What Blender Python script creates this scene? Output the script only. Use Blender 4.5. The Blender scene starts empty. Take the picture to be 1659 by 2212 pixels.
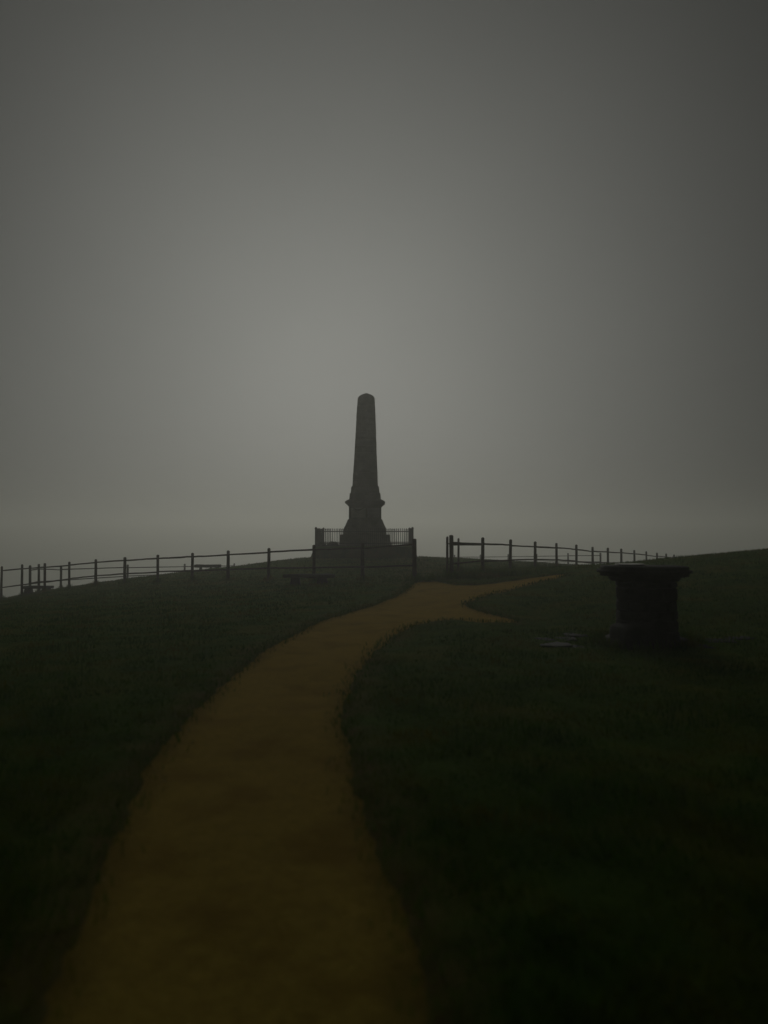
import bpy, bmesh, math, random
import numpy as np
from mathutils import Vector, noise

random.seed(7)
rng = np.random.default_rng(7)
R = math.radians
sc = bpy.context.scene
col = sc.collection

# ------------------------------------------------------------------ camera
CAM_Z = 1.60
PITCH = R(1.52)
FOC = 1661.0                                   # focal length in pixels of a 1659 x 2212 picture
cam = bpy.data.cameras.new('camera')
cam.sensor_fit = 'HORIZONTAL'
cam.sensor_width = 36.0
cam.lens = 36.0 * FOC / 1659.0
cam.clip_start = 0.05
cam.clip_end = 3000
cam.dof.use_dof = True
cam.dof.focus_distance = 37.0
cam.dof.aperture_fstop = 1.15
co = bpy.data.objects.new('camera', cam)
co.location = (0, 0, CAM_Z)
co.rotation_euler = (R(90) + PITCH, 0, 0)
col.objects.link(co)
sc.camera = co

# ------------------------------------------------------------------ sky, sun, exposure
GLOW_AZ, GLOW_EL = R(-4.0), R(12.5)            # where the hidden sun lights the fog
gdir = Vector((math.sin(GLOW_AZ) * math.cos(GLOW_EL), math.cos(GLOW_AZ) * math.cos(GLOW_EL), math.sin(GLOW_EL)))
SKY_PEAK, SKY_BASE, SKY_SIG = 0.148, 0.0105, 18.8
w = bpy.data.worlds.new('World')
sc.world = w
w.use_nodes = True
nt = w.node_tree
nt.nodes.clear()
N = nt.nodes.new
L = nt.links.new
out = N('ShaderNodeOutputWorld')
bg = N('ShaderNodeBackground')
sky = N('ShaderNodeTexSky')
sky.sky_type = 'NISHITA'
sky.sun_disc = False
sky.sun_elevation = GLOW_EL
sky.sun_rotation = GLOW_AZ
sky.air_density = 1.0
sky.dust_density = 6.0
hs = N('ShaderNodeHueSaturation')
hs.inputs['Saturation'].default_value = 0.12
L(sky.outputs[0], hs.inputs['Color'])
tc = N('ShaderNodeTexCoord')
dp = N('ShaderNodeVectorMath'); dp.operation = 'DOT_PRODUCT'
dp.inputs[1].default_value = gdir
nrm = N('ShaderNodeVectorMath'); nrm.operation = 'NORMALIZE'
L(tc.outputs['Generated'], nrm.inputs[0]); L(nrm.outputs[0], dp.inputs[0])
def mth(op, a, b=None):
    m = N('ShaderNodeMath'); m.operation = op
    for k, v in enumerate((a, b)):
        if v is None: continue
        if isinstance(v, (int, float)): m.inputs[k].default_value = v
        else: L(v, m.inputs[k])
    return m.outputs[0]
ang = mth('ARCCOSINE', dp.outputs['Value'])
g = mth('POWER', mth('DIVIDE', ang, R(SKY_SIG)), 2.0)
g = mth('POWER', math.e, mth('MULTIPLY', g, -0.5))
# slow unevenness of the fog bank
nz = N('ShaderNodeTexNoise'); nz.inputs['Scale'].default_value = 2.2; nz.inputs['Detail'].default_value = 3
L(nrm.outputs[0], nz.inputs['Vector'])
nzv = mth('ADD', mth('MULTIPLY', nz.outputs['Fac'], 0.24), 0.88)
val = mth('MULTIPLY', mth('ADD', mth('MULTIPLY', g, SKY_PEAK), SKY_BASE), nzv)
tint = N('ShaderNodeMix'); tint.data_type = 'RGBA'; tint.blend_type = 'MULTIPLY'
tint.inputs[0].default_value = 1.0
tint.inputs[6].default_value = (0.99, 1.01, 0.92, 1)
cmb = N('ShaderNodeCombineColor')
for k in range(3): L(val, cmb.inputs[k])
L(cmb.outputs[0], tint.inputs[7])
addn = N('ShaderNodeMix'); addn.data_type = 'RGBA'; addn.blend_type = 'ADD'
addn.inputs[0].default_value = 1.0
dim = N('ShaderNodeMix'); dim.data_type = 'RGBA'; dim.blend_type = 'MULTIPLY'
dim.inputs[0].default_value = 1.0
dim.inputs[7].default_value = (0.0007, 0.0007, 0.0007, 1)
L(hs.outputs[0], dim.inputs[6])
L(tint.outputs[2], addn.inputs[6]); L(dim.outputs[2], addn.inputs[7])
L(addn.outputs[2], bg.inputs['Color'])
bg.inputs['Strength'].default_value = 1.0
L(bg.outputs[0], out.inputs['Surface'])

sd = bpy.data.lights.new('sun', 'SUN')
sd.energy = 0.255
sd.angle = R(30)
sd.color = (1.0, 0.97, 0.88)
so = bpy.data.objects.new('sun', sd)
so.rotation_euler = (-gdir).to_track_quat('-Z', 'Y').to_euler()
so.location = (0, 0, 60)
col.objects.link(so)

sc.view_settings.view_transform = 'Standard'
sc.view_settings.look = 'None'
sc.view_settings.exposure = 0.0
sc.view_settings.gamma = 1.0
sc.cycles.volume_bounces = 4
sc.cycles.max_bounces = 6
HAZE_DENSITY = 0.0050
HAZE_G = 0.66

# ------------------------------------------------------------------ picture -> place
cp, sp = math.cos(PITCH), math.sin(PITCH)
def ray(px, py):
    x, z = (px - 829.5) / FOC, (1106.0 - py) / FOC
    y2, z2 = cp - z * sp, sp + z * cp
    return x / y2, z2 / y2
def at(px, py, D):
    dx, dz = ray(px, py)
    return Vector((dx * D, D, CAM_Z + dz * D))

# ------------------------------------------------------------------ terrain heights
LF = [895, 783, 678, 581, 493, 416, 341, 270, 207, 150, 97, 48, 4]           # posts of the near left fence
LFB = [1251, 1256, 1255, 1254, 1254.5, 1256, 1257.5, 1259.5, 1264, 1272, 1280, 1287, 1296]
LFT = [1161.6, 1172, 1175, 1182, 1187.5, 1192.6, 1196.6, 1202, 1206.6, 1212, 1215, 1217.7, 1222]
LFD = [24.0 + 1.2 * i for i in range(13)]
RF = [974.8, 1043, 1103, 1156, 1202, 1245, 1280, 1313, 1342, 1370, 1396, 1419, 1439, 1456]
RFT = [1153.7, 1159, 1163.5, 1168, 1171.5, 1175, 1180, 1182, 1184, 1187, 1190, 1193, 1195, 1197]
RFB = [1249, 1233, 1230, 1227, 1227] + [None] * 9
RFD = [24.6 + 2.2 * i for i in range(14)]
FL = [(65, 1220, 39.2), (84, 1217, 40.6), (132, 1221, 42), (276, 1218.5, 48), (399, 1217, 53), (506, 1216, 58)]
FR = [(982, 1198, 74), (1038, 1197.5, 72), (1098, 1196.5, 70), (1159, 1195.5, 67.5), (1227, 1194, 65), (1297, 1193, 62)]
cps = []
for a, b, d in zip(LF, LFB, LFD): cps.append(at(a, b, d))
for a, t, b, d in zip(RF, RFT, RFB, RFD):
    p = at(a, b, d) if b else at(a, t, d) - Vector((0, 0, 1.15))
    cps.append(p)
for (a, t, d), hgt in zip(FL + FR, [1.52, 1.50, 1.34, 1.2] + [1.15] * 8): cps.append(at(a, t, d) - Vector((0, 0, hgt)))
for x, y in [(0, 0), (-3, 0), (3, 0), (0, 3), (-2.5, 3), (2.5, 3), (0, 6), (-4, 7), (0, -6), (-6, -6), (6, -6), (0, -25), (20, -25), (-20, -25), (7, 3)]:
    cps.append(Vector((x, y, 0)))
cps += [Vector((4, 8, 0)), Vector((0, 9, 0.02)), Vector((-1, 12, 0.05)), Vector((3.8, 11.2, -0.02)), Vector((0, 16, 0.08)), Vector((8, 11.5, 0.12))]
for q in [(422, 1236, 43), (476, 1231, 44), (506, 1227, 45), (581, 1214, 46.5), (640, 1209, 46), (665, 1205, 44),
          (905, 1204, 49), (960, 1205, 52), (1030, 1209, 47), (1100, 1213, 44), (1180, 1218, 42),
          (620, 1212, 40), (680, 1207, 38.8), (790, 1207, 38.8), (895, 1206, 38.8),
          (1470, 1208, 28), (1560, 1197, 27), (1659, 1187, 26), (1780, 1180, 25), (1400, 1224, 30),
          (-60, 1305, 39), (-120, 1330, 36), (60, 1308, 46), (-40, 1340, 46)]:
    cps.append(at(*q))
cps += [Vector(v) for v in [(14, 38, -0.6), (20, 40, -0.5), (22, 30, 0.9), (-30, 45, -4.5), (-22, 20, -1.6), (-10, 14, -0.3), (-25, 55, -4.5), (-25, 5, -1.2),
        (0, 80, -2.5), (20, 85, -3.0), (-20, 80, -4.0), (45, 45, -1), (50, 10, 1.5), (-50, 10, -4),
        (-350, 0, -40), (350, 0, -25), (0, 350, -45), (350, 350, -50), (-350, 350, -55), (-350, -100, -40), (350, -100, -30), (0, -100, -6),
        (-120, 120, -16), (120, 120, -13), (0, 160, -12), (-120, 0, -12), (120, 0, -6)]]
CP = np.array([tuple(v) for v in cps])
CXY, CZ = CP[:, :2], CP[:, 2]
def _phi(r): return np.sqrt(r * r + 9.0)          # multiquadric
_n = len(CP)
_A = np.zeros((_n + 3, _n + 3))
_d = np.linalg.norm(CXY[:, None] - CXY[None], axis=2)
_A[:_n, :_n] = -_phi(_d) + np.eye(_n) * -0.0 + np.diag(np.full(_n, 0.15))
_A[:_n, _n] = 1; _A[:_n, _n + 1:] = CXY
_A[_n, :_n] = 1; _A[_n + 1:, :_n] = CXY.T
_W = np.linalg.lstsq(_A, np.concatenate([CZ, np.zeros(3)]), rcond=None)[0]
def ground_h(x, y):
    x = np.asarray(x, float); y = np.asarray(y, float)
    s = x.shape
    P = np.stack([x.ravel(), y.ravel()], 1)
    z = np.empty(len(P))
    for i in range(0, len(P), 20000):
        q = P[i:i + 20000]
        d = np.linalg.norm(q[:, None] - CXY[None], axis=2)
        z[i:i + 20000] = -_phi(d) @ _W[:_n] + _W[_n] + q @ _W[_n + 1:]
    z = z.reshape(s)
    # gentle hummocks
    z = z + 0.018 * np.sin(1.3 * x + 0.7 * y) * np.sin(0.9 * y - 0.5 * x) + 0.010 * np.sin(3.1 * x + 1.0) * np.sin(2.7 * y + x)
    return z
def gz(x, y): return float(ground_h(np.array([x]), np.array([y]))[0])
def hit(px, py, d0=0.6, d1=60.0):
    dx, dz = ray(px, py)
    D = np.exp(np.linspace(math.log(d0), math.log(d1), 900))
    f = CAM_Z + dz * D - ground_h(dx * D, D)
    k = np.argmax(f < 0)
    if f[k] >= 0: k = len(D) - 1
    t = f[k - 1] / (f[k - 1] - f[k]) if k > 0 else 0
    d = D[k - 1] + t * (D[k] - D[k - 1]) if k > 0 else D[0]
    return (dx * d, d)

# ------------------------------------------------------------------ helpers
def tag(o, label=None, cat=None, group=None, kind=None):
    if label: o['label'] = label
    if cat: o['category'] = cat
    if group: o['group'] = group
    if kind: o['kind'] = kind
    return o
def link(o, parent=None):
    col.objects.link(o)
    if parent: o.parent = parent
    return o
def empty(name, loc=(0, 0, 0), rz=0):
    o = bpy.data.objects.new(name, None)
    o.location = loc; o.rotation_euler = (0, 0, rz); o.empty_display_size = 0.2
    return link(o)
def meshobj(name, bm, mat, parent=None, smooth=False):
    me = bpy.data.meshes.new(name)
    bm.to_mesh(me); bm.free()
    if smooth:
        for p in me.polygons: p.use_smooth = True
    me.materials.append(mat)
    o = bpy.data.objects.new(name, me)
    return link(o, parent)
def share(name, me, parent, loc, rot=(0, 0, 0), scale=(1, 1, 1)):
    o = bpy.data.objects.new(name, me)
    o.location = loc; o.rotation_euler = rot; o.scale = scale
    return link(o, parent)
def box_bm(sx, sy, sz, bev=0.0, cuts=0, rough=0.0, seed=0, taper=1.0, fr=3.0):
    """a box standing on z = 0"""
    bm = bmesh.new()
    bmesh.ops.create_cube(bm, size=1)
    for v in bm.verts:
        k = taper if v.co.z > 0 else 1.0
        v.co = Vector((v.co.x * sx * k, v.co.y * sy * k, (v.co.z + 0.5) * sz))
    if bev: bmesh.ops.bevel(bm, geom=bm.edges[:], offset=bev, segments=2, affect='EDGES', profile=0.6)
    if cuts: bmesh.ops.subdivide_edges(bm, edges=bm.edges[:], cuts=cuts, use_grid_fill=True)
    if rough:
        for v in bm.verts:
            n = noise.noise_vector(v.co * fr + Vector((seed * 7.1, seed * 3.3, 0)))
            v.co += n * rough
    return bm
def frustum_bm(rings, bev=0.0):
    """square rings (half width, z) stacked into a solid"""
    bm = bmesh.new()
    prev = None
    for h, z in rings:
        vs = [bm.verts.new((sx * h, sy * h, z)) for sx, sy in ((-1, -1), (1, -1), (1, 1), (-1, 1))]
        if prev is None: bm.faces.new(vs[::-1])
        else:
            for k in range(4): bm.faces.new((prev[k], prev[(k + 1) % 4], vs[(k + 1) % 4], vs[k]))
        prev = vs
    bm.faces.new(prev)
    if bev: bmesh.ops.bevel(bm, geom=bm.edges[:], offset=bev, segments=1, affect='EDGES')
    return bm
def tube_bm(p0, p1, r0, r1=None, n=8, wob=0.0, seg=1, seed=0):
    r1 = r0 if r1 is None else r1
    p0, p1 = Vector(p0), Vector(p1)
    ax = (p1 - p0).normalized()
    u = ax.orthogonal().normalized(); v = ax.cross(u)
    bm = bmesh.new(); prev = None
    for s in range(seg + 1):
        t = s / seg
        c = p0.lerp(p1, t)
        if 0 < s < seg: c = c + (u * noise.noise(Vector((seed, s * 0.9, 0))) + v * noise.noise(Vector((0, s * 0.9, seed)))) * wob
        r = r0 + (r1 - r0) * t
        vs = [bm.verts.new(c + (u * math.cos(2 * math.pi * k / n) + v * math.sin(2 * math.pi * k / n)) * r * (1 + 0.06 * math.sin(3 * k + seed + s))) for k in range(n)]
        if prev is None: bm.faces.new(vs[::-1])
        else:
            for k in range(n): bm.faces.new((prev[k], prev[(k + 1) % n], vs[(k + 1) % n], vs[k]))
        prev = vs
    bm.faces.new(prev)
    return bm

def mat(name, c1, c2, rough=0.85, scale=4.0, detail=6, bump=0.3, bscale=30.0, spec=0.3, c3=None, s3=1.2, metallic=0.0, dist=0.02):
    m = bpy.data.materials.new(name); m.use_nodes = True
    t = m.node_tree; nn = t.nodes.new; ll = t.links.new
    b = t.nodes['Principled BSDF']
    b.inputs['Roughness'].default_value = rough
    b.inputs['Specular IOR Level'].default_value = spec
    b.inputs['Metallic'].default_value = metallic
    tcn = nn('ShaderNodeNewGeometry')
    n1 = nn('ShaderNodeTexNoise'); n1.inputs['Scale'].default_value = scale; n1.inputs['Detail'].default_value = detail; n1.inputs['Roughness'].default_value = 0.65
    ll(tcn.outputs['Position'], n1.inputs['Vector'])
    r = nn('ShaderNodeValToRGB')
    r.color_ramp.elements[0].position = 0.33; r.color_ramp.elements[1].position = 0.68
    r.color_ramp.elements[0].color = (*c1, 1); r.color_ramp.elements[1].color = (*c2, 1)
    ll(n1.outputs['Fac'], r.inputs[0])
    colr = r.outputs[0]
    if c3:
        n3 = nn('ShaderNodeTexNoise'); n3.inputs['Scale'].default_value = s3; n3.inputs['Detail'].default_value = 4
        ll(tcn.outputs['Position'], n3.inputs['Vector'])
        r3 = nn('ShaderNodeValToRGB'); r3.color_ramp.elements[0].position = 0.48; r3.color_ramp.elements[1].position = 0.66
        ll(n3.outputs['Fac'], r3.inputs[0])
        mx = nn('ShaderNodeMix'); mx.data_type = 'RGBA'
        ll(r3.outputs[0], mx.inputs[0]); ll(colr, mx.inputs[6]); mx.inputs[7].default_value = (*c3, 1)
        colr = mx.outputs[2]
    ll(colr, b.inputs['Base Color'])
    n2 = nn('ShaderNodeTexNoise'); n2.inputs['Scale'].default_value = bscale; n2.inputs['Detail'].default_value = 5
    ll(tcn.outputs['Position'], n2.inputs['Vector'])
    bp = nn('ShaderNodeBump'); bp.inputs['Strength'].default_value = bump; bp.inputs['Distance'].default_value = dist
    ll(n2.outputs['Fac'], bp.inputs['Height']); ll(bp.outputs[0], b.inputs['Normal'])
    return m

M_stone = mat('weathered_gritstone', (0.075, 0.078, 0.052), (0.18, 0.175, 0.115), c3=(0.06, 0.075, 0.025), scale=2.5, bump=0.5, s3=0.9)
M_pale = mat('pale_tablet_stone', (0.26, 0.26, 0.20), (0.44, 0.43, 0.35), scale=5, bump=0.3)
M_pale2 = mat('dull_tablet_stone', (0.11, 0.11, 0.085), (0.19, 0.19, 0.145), scale=5, bump=0.3)
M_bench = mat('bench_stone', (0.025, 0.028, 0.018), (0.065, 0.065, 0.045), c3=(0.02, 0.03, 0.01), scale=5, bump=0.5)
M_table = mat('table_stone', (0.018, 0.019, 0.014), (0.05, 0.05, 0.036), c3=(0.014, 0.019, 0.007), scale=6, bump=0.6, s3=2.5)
M_glint = mat('glint_metal', (0.16, 0.15, 0.12), (0.26, 0.25, 0.21), rough=0.22, metallic=0.85, scale=8, bump=0.08)  # shiny metal for the disc that stands in for the table's highlight
M_wood = mat('weathered_post_wood', (0.045, 0.036, 0.022), (0.10, 0.08, 0.05), scale=7, bump=0.5, bscale=40)
M_iron = mat('black_railing_iron', (0.02, 0.02, 0.018), (0.05, 0.042, 0.032), rough=0.6, scale=9, bump=0.2)
M_flag = mat('wet_flagstone', (0.026, 0.032, 0.026), (0.062, 0.070, 0.060), rough=0.7, scale=5, bump=0.5, spec=0.25)
M_leaf = mat('shrub_leaves', (0.018, 0.028, 0.010), (0.05, 0.065, 0.022), scale=12, bump=0.0)
M_bark = mat('shrub_stem', (0.03, 0.024, 0.015), (0.06, 0.05, 0.03), scale=9)
M_peb = mat('path_pebbles', (0.22, 0.15, 0.04), (0.42, 0.31, 0.13), scale=25, bump=0.2)

# grass ground, worn where feet go
def ground_mat():
    m = mat('turf', (0.024, 0.068, 0.001), (0.070, 0.138, 0.003), c3=(0.115, 0.115, 0.005), scale=1.6, s3=0.8, bump=0.9, bscale=55, spec=0.04, rough=0.95, dist=0.03)
    t = m.node_tree; b = t.nodes['Principled BSDF']
    src = b.inputs['Base Color'].links[0].from_socket
    at_ = t.nodes.new('ShaderNodeAttribute'); at_.attribute_name = 'worn'
    nz_ = t.nodes.new('ShaderNodeTexNoise'); nz_.inputs['Scale'].default_value = 3.0; nz_.inputs['Detail'].default_value = 8
    ge = t.nodes.new('ShaderNodeNewGeometry'); t.links.new(ge.outputs['Position'], nz_.inputs['Vector'])
    ad = t.nodes.new('ShaderNodeMath'); ad.operation = 'ADD'; t.links.new(at_.outputs['Fac'], ad.inputs[0])
    sb = t.nodes.new('ShaderNodeMath'); sb.operation = 'MULTIPLY_ADD'; sb.inputs[1].default_value = 1.4; sb.inputs[2].default_value = -0.7
    t.links.new(nz_.outputs['Fac'], sb.inputs[0]); t.links.new(sb.outputs[0], ad.inputs[1])
    cl = t.nodes.new('ShaderNodeMapRange'); cl.inputs[1].default_value = 0.15; cl.inputs[2].default_value = 0.9
    t.links.new(ad.outputs[0], cl.inputs[0])
    mx = t.nodes.new('ShaderNodeMix'); mx.data_type = 'RGBA'
    t.links.new(cl.outputs[0], mx.inputs[0]); t.links.new(src, mx.inputs[6]); mx.inputs[7].default_value = (0.16, 0.105, 0.04, 1)
    t.links.new(mx.outputs[2], b.inputs['Base Color'])
    return m
M_turf = ground_mat()
M_path = mat('ochre_gravel', (0.25, 0.185, 0.018), (0.58, 0.44, 0.070), c3=(0.24, 0.165, 0.014), scale=14.0, detail=12, s3=1.7, bump=0.7, bscale=70, spec=0.05, rough=0.95, dist=0.02)
M_path.node_tree.nodes['Noise Texture'].inputs['Roughness'].default_value = 0.82
M_blade = mat('grass_blades', (0.026, 0.082, 0.001), (0.080, 0.170, 0.003), c3=(0.14, 0.14, 0.006), scale=2.5, s3=1.3, bump=0.0, rough=0.8, spec=0.06)

def sheen(m, wgt, rgh, tint_):
    b = m.node_tree.nodes['Principled BSDF']
    b.inputs['Sheen Weight'].default_value = wgt; b.inputs['Sheen Roughness'].default_value = rgh
    b.inputs['Sheen Tint'].default_value = (*tint_, 1)
sheen(M_path, 1.0, 0.35, (1.0, 0.66, 0.16))
sheen(M_turf, 0.35, 0.4, (0.45, 0.75, 0.10))
sheen(M_blade, 0.25, 0.5, (0.55, 0.75, 0.12))
def translucent(m, f):
    t = m.node_tree; b = t.nodes['Principled BSDF']; o = t.nodes['Material Output']
    tr = t.nodes.new('ShaderNodeBsdfTranslucent'); mx = t.nodes.new('ShaderNodeMixShader'); mx.inputs[0].default_value = f
    t.links.new(b.inputs['Base Color'].links[0].from_socket, tr.inputs['Color'])
    t.links.new(b.outputs[0], mx.inputs[1]); t.links.new(tr.outputs[0], mx.inputs[2]); t.links.new(mx.outputs[0], o.inputs['Surface'])
translucent(M_blade, 0.45)
translucent(M_leaf, 0.3)

# grass roots and trodden soil creep in along the path's margins
t = M_path.node_tree; b = t.nodes['Principled BSDF']
src = b.inputs['Base Color'].links[0].from_socket
ea = t.nodes.new('ShaderNodeAttribute'); ea.attribute_name = 'edge'
en = t.nodes.new('ShaderNodeTexNoise'); en.inputs['Scale'].default_value = 9.0; en.inputs['Detail'].default_value = 8
eg = t.nodes.new('ShaderNodeNewGeometry'); t.links.new(eg.outputs['Position'], en.inputs['Vector'])
em = t.nodes.new('ShaderNodeMath'); em.operation = 'MULTIPLY_ADD'; em.inputs[1].default_value = 0.9; em.inputs[2].default_value = -0.45
t.links.new(en.outputs['Fac'], em.inputs[0])
es = t.nodes.new('ShaderNodeMath'); es.operation = 'ADD'; es.use_clamp = True
t.links.new(ea.outputs['Fac'], es.inputs[0]); t.links.new(em.outputs[0], es.inputs[1])
ex = t.nodes.new('ShaderNodeMath'); ex.operation = 'MULTIPLY'; ex.inputs[1].default_value = 0.85
t.links.new(es.outputs[0], ex.inputs[0])
emx = t.nodes.new('ShaderNodeMix'); emx.data_type = 'RGBA'
t.links.new(ex.outputs[0], emx.inputs[0]); t.links.new(src, emx.inputs[6]); emx.inputs[7].default_value = (0.085, 0.085, 0.008, 1)
t.links.new(emx.outputs[2], b.inputs['Base Color'])

# ------------------------------------------------------------------ path outline
left = [(60, 2212), (110, 2060), (165, 1950), (215, 1846), (262, 1750), (312, 1650), (350, 1605), (395, 1550), (447, 1500), (505, 1450),
        (570, 1400), (665, 1350), (760, 1318), (815, 1302), (858, 1284), (880, 1270), (892, 1258), (905, 1250), (935, 1249)]
up = [(955, 1256), (985, 1262), (1030, 1262), (1080, 1256), (1130, 1249), (1190, 1241), (1225, 1238)]
island = [(1220, 1245), (1185, 1253), (1120, 1269), (1055, 1284), (1003, 1303), (1028, 1314), (1065, 1325), (1115, 1336)]
right = [(1118, 1344), (1050, 1344), (985, 1338), (930, 1342), (893, 1350), (855, 1370), (818, 1400), (778, 1450), (752, 1500), (743, 1550),
         (756, 1600), (768, 1646), (798, 1746), (838, 1836), (880, 1920), (905, 1990), (930, 2080), (945, 2212)]
pts = [hit(*p) for p in left + up + island + right]
pl = [(-1.15, -3.0), (-1.16, 0.5)] + pts + [(0.20, 0.8), (0.2, -3.0)]
PL = np.array(pl)
def path_sd(x, y):
    """signed distance to the outline, positive inside"""
    P = np.stack([x.ravel(), y.ravel()], 1)
    dmin = np.full(len(P), 1e9); ins = np.zeros(len(P), bool)
    for k in range(len(PL)):
        a, b = PL[k], PL[(k + 1) % len(PL)]
        ab = b - a
        t = np.clip(((P - a) @ ab) / max(1e-12, ab @ ab), 0, 1)
        dmin = np.minimum(dmin, np.linalg.norm(P - a - t[:, None] * ab, axis=1))
        c = ((a[1] > P[:, 1]) != (b[1] > P[:, 1]))
        with np.errstate(divide='ignore', invalid='ignore'):
            xi = (b[0] - a[0]) * (P[:, 1] - a[1]) / (b[1] - a[1]) + a[0]
        ins ^= c & (P[:, 0] < xi)
    return np.where(ins, dmin, -dmin).reshape(x.shape)
def vnoise(x, y, f, s=0.0):
    return (np.sin(x * f * 1.7 + y * f * 0.6 + s) + np.sin(y * f * 1.9 - x * f * 0.8 + 2.1 + s) + np.sin((x + y) * f * 2.9 + 1.3 * s) * 0.6 + np.sin((x - 1.3 * y) * f * 4.1 + s) * 0.4) / 3.0

# ------------------------------------------------------------------ ground sheet
def axis(segs):
    v = [segs[0][0]]
    for a, b, st0, st1 in segs:
        p = a; n = max(2, int((b - a) / (0.5 * (st0 + st1))))
        for k in range(1, n + 1):
            t = k / n
            v.append(a + (b - a) * (t * st0 * 2 + t * t * (st1 - st0)) / (st0 + st1))
    return np.array(v)
xs = axis([(-350, -40, 14, 3.0), (-40, -8, 1.6, 0.25), (-8, -2.5, 0.22, 0.06), (-2.5, 2.5, 0.035, 0.035), (2.5, 8, 0.06, 0.2), (8, 40, 0.25, 1.6), (40, 350, 3, 14)])
ys = axis([(-100, -6, 10, 1.0), (-6, 1.5, 0.6, 0.06), (1.5, 9, 0.035, 0.06), (9, 24, 0.06, 0.12), (24, 60, 0.16, 0.5), (60, 350, 1.5, 14)])
GX, GY = np.meshgrid(xs, ys)
GZ = ground_h(GX, GY)
SD = np.full(GX.shape, -99.0)
near = (GX > -9) & (GX < 12) & (GY < 34) & (GY > -8)
SD[near] = path_sd(GX[near], GY[near])
SDn = SD + 0.03 * vnoise(GX, GY, 2.1) + 0.02 * vnoise(GX, GY, 11.0, 1.0)
GZ = GZ + 0.012 * vnoise(GX, GY, 5.0, 2.0) * (SD > -60) - 0.055 * np.clip((SDn + 0.05) / 0.16, 0, 1) + 0.006 * np.exp(-((SDn + 0.16) / 0.12) ** 2)
def grid_mesh(name, X, Y, Z, material, keep=None, attr=None):
    ny, nx = X.shape
    V = np.stack([X.ravel(), Y.ravel(), Z.ravel()], 1)
    i = np.arange(ny * nx).reshape(ny, nx)
    F = np.stack([i[:-1, :-1].ravel(), i[:-1, 1:].ravel(), i[1:, 1:].ravel(), i[1:, :-1].ravel()], 1)
    if keep is not None:
        F = F[keep.ravel()[F].any(axis=1)]
        u, inv = np.unique(F.ravel(), return_inverse=True)
        V = V[u]; F = inv.reshape(-1, 4)
        if attr is not None: attr = (attr[0], attr[1].ravel()[u])
    me = bpy.data.meshes.new(name)
    me.from_pydata(V.tolist(), [], F.tolist())
    for p in me.polygons: p.use_smooth = True
    me.materials.append(material)
    if attr is not None:
        at_ = me.attributes.new(attr[0], 'FLOAT', 'POINT'); at_.data.foreach_set('value', attr[1].ravel().astype(np.float32))
    o = bpy.data.objects.new(name, me)
    link(o)
    return o
ground = grid_mesh('ground', GX, GY, GZ, M_turf)
tag(ground, 'dark rough turf of the hilltop on both sides of the path', 'ground', kind='structure')
# worn trail through the gap in the fence, worn margins of the path
ga, gb = np.array(hit(925, 1256)), np.array([1.4, 50.0])
tt = np.clip(((GX - ga[0]) * (gb - ga)[0] + (GY - ga[1]) * (gb - ga)[1]) / ((gb - ga) @ (gb - ga)), 0, 1)
trail = np.hypot(GX - ga[0] - tt * (gb - ga)[0], GY - ga[1] - tt * (gb - ga)[1])
worn = np.clip(0.75 * np.exp(-(trail / 1.3) ** 2) * (GY > 18), 0, 1)
worn = np.maximum(worn, np.clip(0.75 * (1 + (SD) / 0.45), 0, 1))
att = ground.data.attributes.new('worn', 'FLOAT', 'POINT')
att.data.foreach_set('value', worn.ravel().astype(np.float32))

# path sheet, a little below the turf
px_ = np.arange(-2.6, 9.2, 0.05); py_ = np.concatenate([np.arange(-3, 9, 0.05), np.arange(9, 33, 0.09)])
QX, QY = np.meshgrid(px_, py_)
QS = path_sd(QX, QY)
QZ = ground_h(QX, QY) - 0.028 + 0.012 * np.clip(QS / 0.6, 0, 1) + 0.003 * vnoise(QX, QY, 4.0, 3.0) + 0.001 * vnoise(QX, QY, 17.0, 5.0)
pth = grid_mesh('path', QX, QY, QZ, M_path, keep=(QS > -0.12), attr=('edge', np.clip(1 - (QS + 0.02 + 0.05 * vnoise(QX, QY, 3.3, 6.0)) / 0.26, 0, 1)))
tag(pth, 'ochre gravel path curving up to the gap in the fence', 'path', kind='structure')

# ------------------------------------------------------------------ mound and obelisk
MD = 42.0
base = at(789.3, 1180, 39.4)
MX = at(789.3, 1180, MD).x
MZ = base.z                                   # top of the mound
S = MD / FOC / 5.037                          # metres per pixel of the 5x study of the monument
half_in = 527 * S * 39.4 / 42.0
bm = bmesh.new()
nseg = 14
rings = []
for k in range(7):
    t = k / 6
    h = half_in + 0.10 + (1 - t) ** 1.5 * 0.62
    z = -0.55 + t * (MZ - 0.05 + 0.55) if t < 1 else MZ - 0.02
    ring = []
    for s in range(4):
        for j in range(nseg):
            u = -1 + 2 * j / nseg
            x, y = [(u, -1), (1, u), (-u, 1), (-1, -u)][s]
            p = Vector((x * h, y * h, 0))
            nn_ = noise.noise_vector(Vector((x * 4 + s * 3, y * 4, k * 0.8)))
            ring.append(bm.verts.new((MX + p.x + nn_.x * 0.05 * (1 - t * 0.6), MD + p.y + nn_.y * 0.05, z + nn_.z * 0.03)))
    rings.append(ring)
for a, b in zip(rings, rings[1:]):
    for j in range(len(a)): bm.faces.new((a[j], a[(j + 1) % len(a)], b[(j + 1) % len(a)], b[j]))
bm.faces.new(rings[-1])
mound = meshobj('mound', bm, M_turf, smooth=False)
tag(mound, 'steep square turf mound that carries the obelisk and railing', 'mound', kind='structure')

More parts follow.
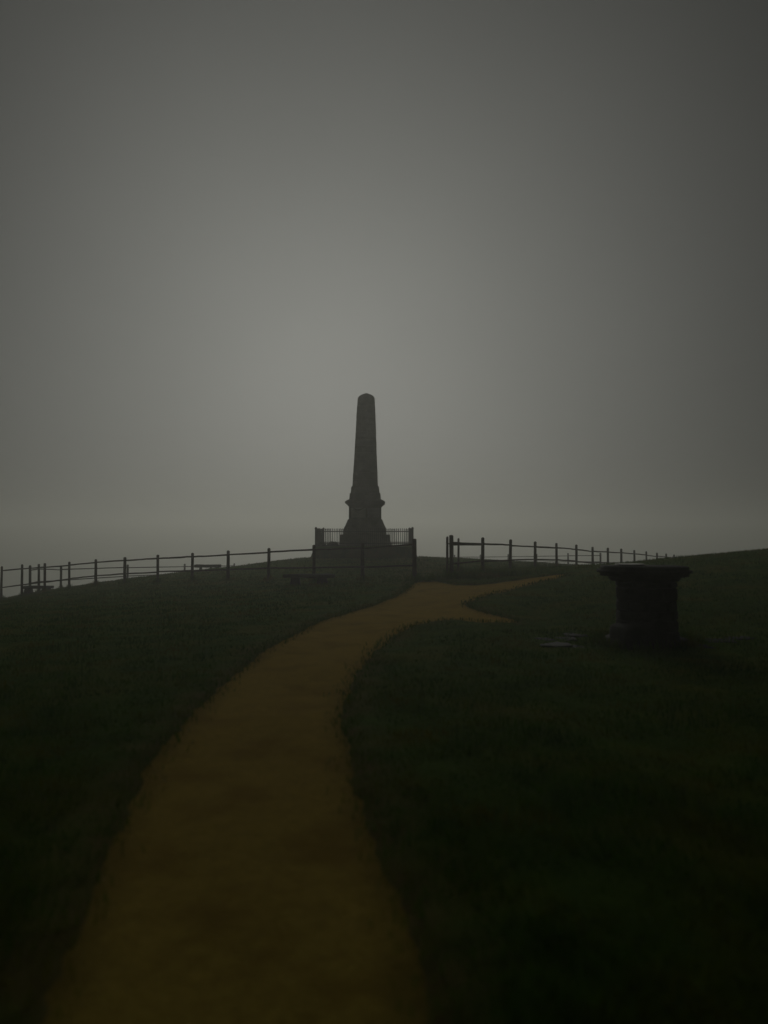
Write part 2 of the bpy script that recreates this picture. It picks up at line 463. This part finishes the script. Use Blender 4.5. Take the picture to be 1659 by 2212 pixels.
ob = empty('stone_obelisk', (MX, MD, MZ - 0.03))
tag(ob, 'tall dark stone obelisk rising from the railed mound in the fog', 'obelisk')
def Y2Z(y, D=MD): return at(789.3, 822.9 + 0.1985 * y, D).z - (MZ - 0.03)
def sub(name, rings, m=M_stone, bev=0.012, parent=ob):
    return meshobj(name, frustum_bm(rings, bev), m, parent)
f1 = Y2Z(1762)
sub('foundation', [(290 * S, -0.1), (290 * S, f1 * 0.55)])
sub('step', [(268 * S, f1 * 0.55 + 0.002), (268 * S, Y2Z(1672))])
sub('plinth_base', [(229 * S, Y2Z(1672) + 0.002), (225 * S, Y2Z(1608)), (208 * S, Y2Z(1574)), (195 * S, Y2Z(1542)), (186 * S, Y2Z(1518)), (180 * S, Y2Z(1508))], bev=0.008)
zd0, zd1 = Y2Z(1508) + 0.002, Y2Z(1372)
sub('die', [(173 * S, zd0), (173 * S, zd1)])
sub('cornice', [(176 * S, zd1 + 0.002), (186 * S, Y2Z(1358)), (205 * S, Y2Z(1343)), (213 * S, Y2Z(1334)), (213 * S, Y2Z(1322)), (196 * S, Y2Z(1308)), (172 * S, Y2Z(1296))], bev=0.004)
sub('pedestal_course', [(168 * S, Y2Z(1296) + 0.002), (164 * S, Y2Z(1232)), (156 * S, Y2Z(1224))])
sub('pedestal_course', [(154 * S, Y2Z(1224) + 0.002), (149 * S, Y2Z(1165)), (140 * S, Y2Z(1150))])
# coursed shaft: each course a block, joints recessed by the bevel
zs0, zs1 = Y2Z(1150) + 0.002, Y2Z(205)
h0, h1 = 136.5 * S, 92.5 * S
ncourse = 13
for k in range(ncourse):
    a, b = k / ncourse, (k + 1) / ncourse
    bl = random.uniform(-0.006, 0.008)
    o = sub('shaft_block', [(h0 + (h1 - h0) * a + bl, zs0 + (zs1 - zs0) * a), (h0 + (h1 - h0) * b + bl, zs0 + (zs1 - zs0) * b - 0.004)], bev=0.014)
    o.location.x = random.uniform(-0.004, 0.004) + 0.05 * (a + b) / 2
sub('cap', [(92 * S, zs1), (85 * S, Y2Z(190)), (72 * S, Y2Z(174)), (50 * S, Y2Z(157)), (26 * S, Y2Z(143)), (8 * S, Y2Z(135))], bev=0.0).location.x = 0.05
# inscription tablets on the face turned to the path, garland over the left one
fy = -173 * S
def slab(name, x0, x1, y0, y1, m, th=0.03):
    bm = box_bm((x1 - x0) * S, th, Y2Z(y0) - Y2Z(y1), bev=0.008)
    o = meshobj(name, bm, m, ob); o.location = (((x0 + x1) / 2 - 658) * S, fy - th / 2 + 0.004, Y2Z(y1)); return o
slab('inscription_tablet', 508, 664, 1385, 1490, M_pale)['label'] = 'pale worn inscription tablet'
slab('inscription_tablet', 684, 812, 1385, 1490, M_pale2)['label'] = 'dull inscription tablet'
bm = bmesh.new()
for k in range(13):
    t = k / 12
    x = (535 + t * 112 - 658) * S; z = Y2Z(1383 + 26 * (1 - (2 * t - 1) ** 2))
    g_ = bmesh.ops.create_icosphere(bm, subdivisions=1, radius=0.038 + 0.022 * (1 - (2 * t - 1) ** 2))
    for v in g_['verts']: v.co += Vector((x, fy - 0.03, z))
meshobj('carved_garland', bm, M_stone, ob, True)
bm = box_bm(20 * S, 0.04, Y2Z(1380) - Y2Z(1500), bev=0.008)
o = meshobj('pilaster', bm, M_stone, ob); o.location = ((674 - 658) * S, fy - 0.016, Y2Z(1500))

# ------------------------------------------------------------------ iron railing round the obelisk
rl = empty('iron_railing', (MX, MD, MZ - 0.02))
tag(rl, 'square black iron railing of upright bars around the obelisk', 'railing')
RH = at(789.3, 1140.5, 39.4).z - (MZ - 0.02)
bm = bmesh.new()
for z0, z1, r0, r1 in ((-0.05, RH - 0.10, 0.013, 0.013), (RH - 0.10, RH - 0.06, 0.019, 0.019), (RH - 0.06, RH, 0.019, 0.002)):
    a = [bm.verts.new((sx * r0, sy * r0, z0)) for sx, sy in ((-1, -1), (1, -1), (1, 1), (-1, 1))]
    b = [bm.verts.new((sx * r1, sy * r1, z1)) for sx, sy in ((-1, -1), (1, -1), (1, 1), (-1, 1))]
    for k in range(4): bm.faces.new((a[k], a[(k + 1) % 4], b[(k + 1) % 4], b[k]))
pk = meshobj('bar', bm, M_iron, rl)
pk_me = pk.data
cbm = frustum_bm([(0.05, -0.1), (0.05, RH - 0.06), (0.062, RH - 0.05), (0.062, RH - 0.01), (0.03, RH + 0.05)], 0.004)
cpo = meshobj('corner_post', cbm, M_iron, rl); cpo.location = (-half_in, -half_in, 0)
for sx, sy in ((1, -1), (1, 1), (-1, 1)): share('corner_post', cpo.data, rl, (sx * half_in, sy * half_in, 0))
nb = 48; first = True
for s in range(4):
    nbs = nb if s in (0, 2) else 30
    for j in range(1, nbs):
        u = -half_in + 2 * half_in * j / nbs
        x, y = [(u, -half_in), (half_in, u), (-u, half_in), (-half_in, -u)][s]
        jt = (random.uniform(-0.012, 0.012), random.uniform(-0.012, 0.012), 0)
        if first: pk.location = (x, y, 0); first = False
        else: share('bar', pk_me, rl, (x, y, random.uniform(-0.012, 0.008)), jt)
rbm = box_bm(2 * half_in - 0.1, 0.016, 0.045)
rail_me = None
for s in range(4):
    for z in (0.14, RH - 0.20):
        x, y = [(0, -half_in), (half_in, 0), (0, half_in), (-half_in, 0)][s]
        if rail_me is None:
            o = meshobj('rail', rbm, M_iron, rl); rail_me = o.data; o.location = (x, y, z)
        else: share('rail', rail_me, rl, (x, y, z), (0, 0, s * math.pi / 2))

# low shrubs inside the railing
def shrub(px0, px1, ytop, D, label):
    c = at((px0 + px1) / 2, 1180, D); wdt = (px1 - px0) / FOC * D / 2
    hgt = at(0, ytop, D).z - MZ
    r = empty('low_shrub', (c.x, D, MZ - 0.03)); tag(r, label, 'shrub', 'shrubs inside the railing')
    bm = bmesh.new()
    for k in range(650):
        while True:
            p = Vector((random.uniform(-1, 1), random.uniform(-1, 1), random.uniform(0, 1)))
            if p.x ** 2 + p.y ** 2 + p.z ** 2 < 1 and p.length > 0.45: break
        q = Vector((p.x * wdt, p.y * wdt * 0.7, p.z * hgt))
        n_ = Vector((random.gauss(0, 1), random.gauss(0, 1), random.gauss(0.4, 1))).normalized()
        u = n_.orthogonal().normalized() * 0.045; v = n_.cross(u) * 0.6
        bm.faces.new([bm.verts.new(q + e) for e in (u, v, -u, -v)])
    meshobj('foliage', bm, M_leaf, r)
    bm = bmesh.new()
    for k in range(6):
        t_ = tube_bm((random.uniform(-.1, .1), 0, -0.05), (random.uniform(-.7, .7) * wdt, random.uniform(-.3, .3), hgt * 0.7), 0.012, 0.005, 5)
        me_ = bpy.data.meshes.new('t'); t_.to_mesh(me_); t_.free(); bm.from_mesh(me_); bpy.data.meshes.remove(me_)
    meshobj('stem', bm, M_bark, r)
shrub(685, 705, 1169.5, 40.3, 'small dark shrub inside the railing at its left corner')
shrub(704, 734, 1168.5, 40.6, 'wider dark shrub between left railing corner and obelisk base')

# ------------------------------------------------------------------ timber fences
def fence(name, label, cat, posts, tops, Ds, pr, rr, rails, group=None, extra_down=0.35, thick=(), big=()):
    """posts stand in the turf; rails run from post to post"""
    p0 = at(posts[0], tops[0], Ds[0])
    root = empty(name, (p0.x, p0.y, gz(p0.x, p0.y)))
    tag(root, label, cat, group)
    o0 = Vector(root.location)
    tp = []
    for i, (a, t, d) in enumerate(zip(posts, tops, Ds)):
        p = at(a, t, d); zb = gz(p.x, p.y)
        tp.append((p, zb))
        r = pr * (1.18 if i in big else 1.0) * random.uniform(0.94, 1.06)
        bm = bmesh.new()
        hh = p.z - zb
        lean = Vector((random.uniform(-.02, .02), random.uniform(-.02, .02), 0))
        bm = tube_bm(Vector((p.x, p.y, zb - extra_down)) - o0 - lean, p - o0 - Vector((0, 0, 0.03)), r, r * 0.93, 9, 0.012, 4, i * 1.7)
        # weathered rounded head
        bmesh.ops.bevel(bm, geom=[e for e in bm.edges if all(v.co.z > (p - o0).z - 0.05 for v in e.verts)], offset=0.018, segments=2, affect='EDGES')
        meshobj('post', bm, M_wood, root, True)
    for i in range(len(tp) - 1):
        (a, za), (b, zb) = tp[i], tp[i + 1]
        for k, fr in enumerate(rails):
            pa = Vector((a.x, a.y, a.z + (za - a.z) * fr)) - o0; pb = Vector((b.x, b.y, b.z + (zb - b.z) * fr)) - o0
            off = Vector((0, -0.02, random.uniform(-.012, .012)))
            r0 = rr * random.uniform(0.92, 1.1); r1 = r0 * random.uniform(0.85, 1.0)
            if (i, k) in thick: r0 *= 1.9; r1 *= 1.35
            bm = tube_bm(pa + off, pb + off + Vector((0, 0, random.uniform(-.012, .012))), r0, r1, 8, 0.012, 6, i * 3.1 + k)
            meshobj('rail', bm, M_wood, root, True)
    return tp
feet = []
feet += fence('timber_fence', 'long post and rail fence running left from the gap, below the obelisk', 'fence', LF, LFT, LFD, 0.06, 0.031, (0.155, 0.64), big=(0,))
feet += fence('timber_fence', 'post and rail fence running right from the gap into the fog', 'fence', RF, RFT, RFD, 0.06, 0.032, (0.22, 0.70), big=(0,), thick=((0, 0),))
feet += fence('fence_return', 'short return of two thin posts and rails just behind the tall gap post', 'fence', [966.2, 990.6], [1157, 1160.5], [25.6, 27.6], 0.042, 0.022, (0.20, 0.74))
far_feet = fence('boundary_fence', 'faint farther fence dipping out of sight behind the left fence', 'fence', [q[0] for q in FL], [q[1] for q in FL], [q[2] for q in FL], 0.07, 0.03, (0.18, 0.62))
far_feet += fence('boundary_fence', 'faint far fence beyond the crest, seen under the right fence rails', 'fence', [q[0] for q in FR], [q[1] for q in FR], [q[2] for q in FR], 0.075, 0.03, (0.22, 0.65))

# ------------------------------------------------------------------ stone benches
def bench(px0, px1, ytop, ybase, label, sup, th=0.11, seed=1, rz=0.0, D=None):
    D = D or hit((px0 + px1) / 2, ybase)[1]
    h = at((px0 + px1) / 2, ytop, D).z - gz(at((px0 + px1) / 2, ytop, D).x, D)
    print('bench', D, h)
    c = at((px0 + px1) / 2, ytop, D)
    wd = (px1 - px0) / FOC * D
    zt = c.z
    r = empty('stone_bench', (c.x, D, zt - h), rz); tag(r, label, 'bench', 'stone benches')
    bm = box_bm(wd, 0.42, th, bev=0.03, cuts=5, rough=0.022, seed=seed, fr=4)
    meshobj('seat', bm, M_bench, r, True).location = (0, 0, h - th)
    for k, (u, wb, wt) in enumerate(sup):
        hs = h - th + 0.02
        bm = bmesh.new()
        prev = None
        for q in range(5):
            t = q / 4; w_ = wb + (wt - wb) * (t ** 0.6); d_ = 0.36 - 0.06 * t
            z = -0.25 + (hs + 0.25) * t
            vs = [bm.verts.new((sx * w_ / 2, sy * d_ / 2, z)) for sx, sy in ((-1, -1), (1, -1), (1, 1), (-1, 1))]
            if prev is None: bm.faces.new(vs[::-1])
            else:
                for j in range(4): bm.faces.new((prev[j], prev[(j + 1) % 4], vs[(j + 1) % 4], vs[j]))
            prev = vs
        bm.faces.new(prev)
        bmesh.ops.bevel(bm, geom=bm.edges[:], offset=0.02, segments=1, affect='EDGES')
        bmesh.ops.subdivide_edges(bm, edges=bm.edges[:], cuts=2, use_grid_fill=True)
        for v in bm.verts: v.co += noise.noise_vector(v.co * 5 + Vector((seed + k, 0, 0))) * 0.015
        o = meshobj('support', bm, M_bench, r, True); o.location = (u * wd, 0, 0)
    return c
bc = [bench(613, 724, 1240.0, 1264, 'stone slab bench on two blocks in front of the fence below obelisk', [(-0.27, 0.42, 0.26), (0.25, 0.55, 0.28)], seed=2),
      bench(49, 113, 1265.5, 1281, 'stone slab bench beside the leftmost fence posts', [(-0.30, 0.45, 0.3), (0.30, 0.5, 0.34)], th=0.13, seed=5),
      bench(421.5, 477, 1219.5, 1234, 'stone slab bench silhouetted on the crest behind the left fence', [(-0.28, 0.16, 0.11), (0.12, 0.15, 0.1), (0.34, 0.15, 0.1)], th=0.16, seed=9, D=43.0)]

# ------------------------------------------------------------------ round viewpoint table
TD = 11.3
tp0 = at(1391, 1237, TD)
tx, ty = tp0.x, TD; tz = gz(tx, ty)
HT = at(1391, 1236, TD).z - tz                # rim mid height
vt = empty('viewpoint_table', (tx, ty, tz)); tag(vt, 'round dark stone viewpoint table on a thick pillar beside the path', 'stone table')
def disc_bm(r, z0, z1, n=40, bev=0.03, rough=0.0, seed=0, sub_=3):
    bm = bmesh.new()
    g_ = bmesh.ops.create_cone(bm, cap_ends=True, segments=n, radius1=r, radius2=r, depth=z1 - z0)
    for v in bm.verts: v.co.z += (z0 + z1) / 2
    if bev: bmesh.ops.bevel(bm, geom=[e for e in bm.edges if abs(e.verts[0].co.z - e.verts[1].co.z) < 1e-5], offset=bev, segments=3, affect='EDGES')
    if rough:
        for v in bm.verts: v.co += noise.noise_vector(v.co * 3.5 + Vector((seed, 0, 0))) * rough
    return bm
rT = 99 / FOC * TD
ZT = HT + 0.085
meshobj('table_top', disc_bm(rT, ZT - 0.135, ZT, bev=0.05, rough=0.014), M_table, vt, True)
meshobj('glint_disc', disc_bm(0.22, ZT + 0.004, ZT + 0.022, bev=0.005), M_glint, vt).location = (-0.09, rT * 0.55, 0)  # small shiny disc added off centre to make the highlight at the far rim
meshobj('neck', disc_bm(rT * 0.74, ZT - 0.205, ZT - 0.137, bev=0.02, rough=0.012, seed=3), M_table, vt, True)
# pillar of rough stones
pw = 0.80; pcx = 0.03
zc = -0.12; row = 0
while zc < ZT - 0.21:
    hc = min(random.uniform(0.13, 0.19), ZT - 0.208 - zc)
    if hc < 0.05: break
    nblk = 10; ph = random.uniform(0, 0.6)
    rr_ = pw / 2 + 0.06 * max(0, 0.35 - zc)
    for j in range(nblk):
        a = ph + 2 * math.pi * j / nblk
        ln = 2 * math.pi * rr_ / nblk
        bm = box_bm(ln * 0.97, 0.24, hc - 0.012, bev=0.022, cuts=1, rough=0.014, seed=row * 11 + j, fr=6)
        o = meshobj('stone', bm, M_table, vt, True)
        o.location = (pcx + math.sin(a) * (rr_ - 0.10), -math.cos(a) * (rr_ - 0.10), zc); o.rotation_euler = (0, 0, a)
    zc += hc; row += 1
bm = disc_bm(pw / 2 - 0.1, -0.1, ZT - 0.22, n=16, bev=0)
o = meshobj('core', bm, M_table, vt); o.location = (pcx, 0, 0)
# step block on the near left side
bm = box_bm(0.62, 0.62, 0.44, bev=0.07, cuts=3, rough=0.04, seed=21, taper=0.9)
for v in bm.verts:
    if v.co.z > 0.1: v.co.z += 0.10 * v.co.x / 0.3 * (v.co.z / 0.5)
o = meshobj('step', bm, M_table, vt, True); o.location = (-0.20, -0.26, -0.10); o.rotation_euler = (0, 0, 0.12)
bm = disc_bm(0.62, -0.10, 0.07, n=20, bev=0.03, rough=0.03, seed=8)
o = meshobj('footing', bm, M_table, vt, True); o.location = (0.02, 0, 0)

# flagstones let into the turf around it
pv = empty('paving', (tx, ty, tz)); tag(pv, 'broken ring of flagstones in the turf around the viewpoint table', 'paving', kind='structure')
fl = [(1197, 1391, 0.44, 0.30), (1222, 1380, 0.30, 0.22), (1245, 1372, 0.34, 0.2), (1180, 1381, 0.22, 0.2), 
      (1515, 1396, 0.30, 0.2), (1556, 1384, 0.4, 0.24), (1600, 1378, 0.34, 0.22), (1240, 1398, 0.28, 0.2)]
for k, (a, b, sx, sy) in enumerate(fl):
    x, y = hit(a, b)
    bm = box_bm(sx, sy * 1.6, 0.08, bev=0.015, cuts=2, rough=0.02, seed=40 + k, fr=5)
    o = meshobj('flagstone', bm, M_flag, pv, True)
    o.location = (x - tx, y - ty, gz(x, y) - 0.074 - tz); o.rotation_euler = (random.uniform(-.03, .03), random.uniform(-.03, .03), random.uniform(-.5, .5))

# ------------------------------------------------------------------ grass and gravel
def blades(name, X, Y, H, W, material, lean=0.5, zoff=0.0):
    n = len(X)
    Z = ground_h(X, Y) + zoff
    a = rng.uniform(0, 2 * math.pi, n)
    la = rng.uniform(0, 2 * math.pi, n); lm = np.abs(rng.normal(0, lean, n))
    dx, dy = np.cos(la) * lm * H, np.sin(la) * lm * H
    ux, uy = np.cos(a) * W / 2, np.sin(a) * W / 2
    zt = H / np.sqrt(1 + lm ** 2)
    v = np.empty((n, 5, 3))
    v[:, 0] = np.stack([X - ux, Y - uy, Z - 0.01], 1); v[:, 1] = np.stack([X + ux, Y + uy, Z - 0.01], 1)
    v[:, 2] = np.stack([X + ux * .75 + dx * .35, Y + uy * .75 + dy * .35, Z + zt * .6], 1)
    v[:, 3] = np.stack([X - ux * .75 + dx * .35, Y - uy * .75 + dy * .35, Z + zt * .6], 1)
    v[:, 4] = np.stack([X + dx, Y + dy, Z + zt], 1)
    b = (np.arange(n) * 5)[:, None]
    q = b + np.array([[0, 1, 2, 3]]); t = b + np.array([[3, 2, 4]])
    me = bpy.data.meshes.new(name)
    me.vertices.add(n * 5); me.vertices.foreach_set('co', v.ravel())
    me.loops.add(n * 7); me.loops.foreach_set('vertex_index', np.concatenate([q, t], 1).ravel().astype(np.int32))
    me.polygons.add(n * 2)
    ls = (np.arange(n) * 7)[:, None] + np.array([[0, 4]])
    me.polygons.foreach_set('loop_start', ls.ravel().astype(np.int32))
    me.polygons.foreach_set('loop_total', np.tile([4, 3], n).astype(np.int32))
    me.update(calc_edges=True); me.validate()
    me.materials.append(material)
    return link(bpy.data.objects.new(name, me))
BX, BY, BH, BW = [], [], [], []
def add(x, y, h, w_):
    BX.append(x); BY.append(y); BH.append(h); BW.append(w_)
# turf: dense near, thinner and coarser with distance
n = 230000
d = 1.2 + 46 * rng.uniform(0, 1, n) ** 1.9
x = d * rng.uniform(-0.66, 0.66, n)
sdv = np.full(n, -9.0); nr = (x > -9) & (x < 12) & (d < 34)
sdv[nr] = path_sd(x[nr], d[nr])
clump = vnoise(x, d, 1.9, 4.0)
ok = (-sdv / 0.30 + 0.25 * vnoise(x, d, 5.3) + 0.15 * vnoise(x, d, 17) > rng.uniform(0, 1, n)) & (sdv < 0.03) & (np.hypot(x - tx - 0.05, d - ty) > 0.62)
mdx, mdy = np.abs(x - MX), np.abs(d - MD)
ok &= ~((mdx < half_in + 0.5) & (mdy < half_in + 0.5))
for a_, b_, *_ in fl:
    fx, fy_ = hit(a_, b_); ok &= ~((np.abs(x - fx) < 0.17) & (np.abs(d - fy_) < 0.2)) | (rng.uniform(0, 1, n) < 0.7)
hh = (0.035 + 0.030 * clump + 0.0005 * d - 0.022 * ((sdv > -0.9) & (d > 9))) * rng.uniform(0.6, 1.5, n)
add(x[ok], d[ok], np.clip(hh[ok], 0.015, 0.16), (0.004 + 0.0007 * d[ok]))
# longer fringe along the path
for k in range(len(pl)):
    a_, b_ = PL[k], PL[(k + 1) % len(pl)]
    ln = np.linalg.norm(b_ - a_)
    if a_[1] < 0.5: continue
    m_ = int(ln * 130 / (1 + 0.04 * a_[1]))
    t = rng.uniform(0, 1, m_)
    nrm_ = np.array([-(b_ - a_)[1], (b_ - a_)[0]]) / max(ln, 1e-6)
    p = a_ + t[:, None] * (b_ - a_) + nrm_ * rng.normal(0.02, 0.09, m_)[:, None]
    add(p[:, 0], p[:, 1], rng.uniform(0.025, 0.065, m_), np.full(m_, 0.005 + 0.0006 * a_[1]))
# tufts round every post foot
for p, zb in feet + far_feet:
    m_ = 150
    r_ = np.abs(rng.normal(0, 0.17, m_)); t = rng.uniform(0, 2 * math.pi, m_)
    add(p.x + r_ * np.cos(t), p.y + r_ * np.sin(t), np.clip(0.34 - 0.8 * r_, 0.08, 0.4) * rng.uniform(0.5, 1.1, m_), np.full(m_, 0.018))
for c, wd in ((bc[0], 1.7), (bc[1], 1.5), (bc[2], 1.5)):
    m_ = 300
    add(c.x + rng.normal(0, wd * 0.33, m_), c.y + rng.normal(-0.25, 0.2, m_), rng.uniform(0.04, 0.12, m_), np.full(m_, 0.018))
# rank growth beside the tall gap post
q0 = at(990, 1250, 23.6)
m_ = 2600
add(q0.x + 0.3 + rng.normal(0, 0.85, m_), q0.y + rng.normal(0, 0.32, m_), rng.uniform(0.06, 0.26, m_), np.full(m_, 0.02))
# round the viewpoint table
m_ = 1600
t = rng.uniform(0, 2 * math.pi, m_); r_ = 0.62 + np.abs(rng.normal(0, 0.12, m_))
add(tx + 0.03 + r_ * np.cos(t), ty + r_ * np.sin(t), rng.uniform(0.05, 0.16, m_), np.full(m_, 0.01))
gr = blades('grass', np.concatenate(BX), np.concatenate(BY), np.concatenate(BH), np.concatenate(BW), M_blade)
tag(gr, 'short tufted grass covering the hilltop', 'grass', kind='stuff')
# grass on the mound
m_ = 5000
y = MD - half_in - 0.1 - rng.uniform(0, 0.75, m_)
tz_ = 1 - np.clip((MD - half_in - 0.10 - y) / 0.62, 0, 1) ** (1 / 1.5)
ztop = -0.55 + tz_ * (MZ - 0.05 + 0.55)
x = MX + rng.uniform(-1, 1, m_) * (half_in + 0.05 + (1 - tz_) ** 1.5 * 0.62)
mg = blades('mound_grass', x, y, rng.uniform(0.05, 0.14, m_), np.full(m_, 0.02), M_blade, 0.7, zoff=ztop - ground_h(x, y))
tag(mg, 'coarse grass on the front bank of the mound', 'grass', kind='stuff')

# loose gravel on the path
n = 9000
d = 1.6 + 14 * rng.uniform(0, 1, n) ** 1.8; x = rng.uniform(-2.2, 3.5, n)
s_ = path_sd(x, d)
ok = (s_ > 0.0) & (rng.uniform(0, 1, n) < 0.25 + 0.75 * np.exp(-s_ / 0.18))
x, d = x[ok], d[ok]; z = ground_h(x, d) - 0.03
bm = bmesh.new()
bmesh.ops.create_icosphere(bm, subdivisions=1, radius=1)
bv = np.array([tuple(v.co) for v in bm.verts]); bf = np.array([[v.index for v in f.verts] for f in bm.faces]); bm.free()
n = len(x)
sz = np.exp(rng.normal(math.log(0.005), 0.45, n)).clip(0.003, 0.011)
V = bv[None] * (sz[:, None, None] * rng.uniform(0.6, 1.3, (n, 1, 3))) * np.array([1.3, 1.3, 0.4]) * rng.uniform(0.85, 1.15, (n, len(bv), 1)) + np.stack([x, d, z], 1)[:, None]
F = bf[None] + (np.arange(n) * len(bv))[:, None, None]
me = bpy.data.meshes.new('gravel'); me.from_pydata(V.reshape(-1, 3).tolist(), [], F.reshape(-1, 3).tolist()); me.materials.append(M_peb)
tag(link(bpy.data.objects.new('gravel', me)), 'loose pebbles scattered over the ochre path', 'gravel', kind='stuff')

# ------------------------------------------------------------------ fog
zlow = float(GZ.min()) - 1.0
bm = bmesh.new(); bmesh.ops.create_cube(bm, size=1)
for v in bm.verts: v.co = Vector((v.co.x * 3000, v.co.y * 3000, zlow if v.co.z < 0 else 11.5))
hm = bpy.data.materials.new('fog'); hm.use_nodes = True
t = hm.node_tree; t.nodes.clear()
o_ = t.nodes.new('ShaderNodeOutputMaterial'); pvn = t.nodes.new('ShaderNodeVolumePrincipled')
pvn.inputs['Color'].default_value = (0.97, 0.98, 0.93, 1)
pvn.inputs['Density'].default_value = HAZE_DENSITY
pvn.inputs['Anisotropy'].default_value = HAZE_G
t.links.new(pvn.outputs[0], o_.inputs['Volume'])
hz = meshobj('haze', bm, hm)
tag(hz, 'thin grey hill fog filling the air over the summit', 'fog', kind='stuff')
print('MZ', MZ, 'obelisk base', MX, 'half', half_in, 'RH', RH, 'table', tx, ty, tz, HT, 'tris', sum(len(o.data.polygons) for o in sc.objects if o.type == 'MESH'))
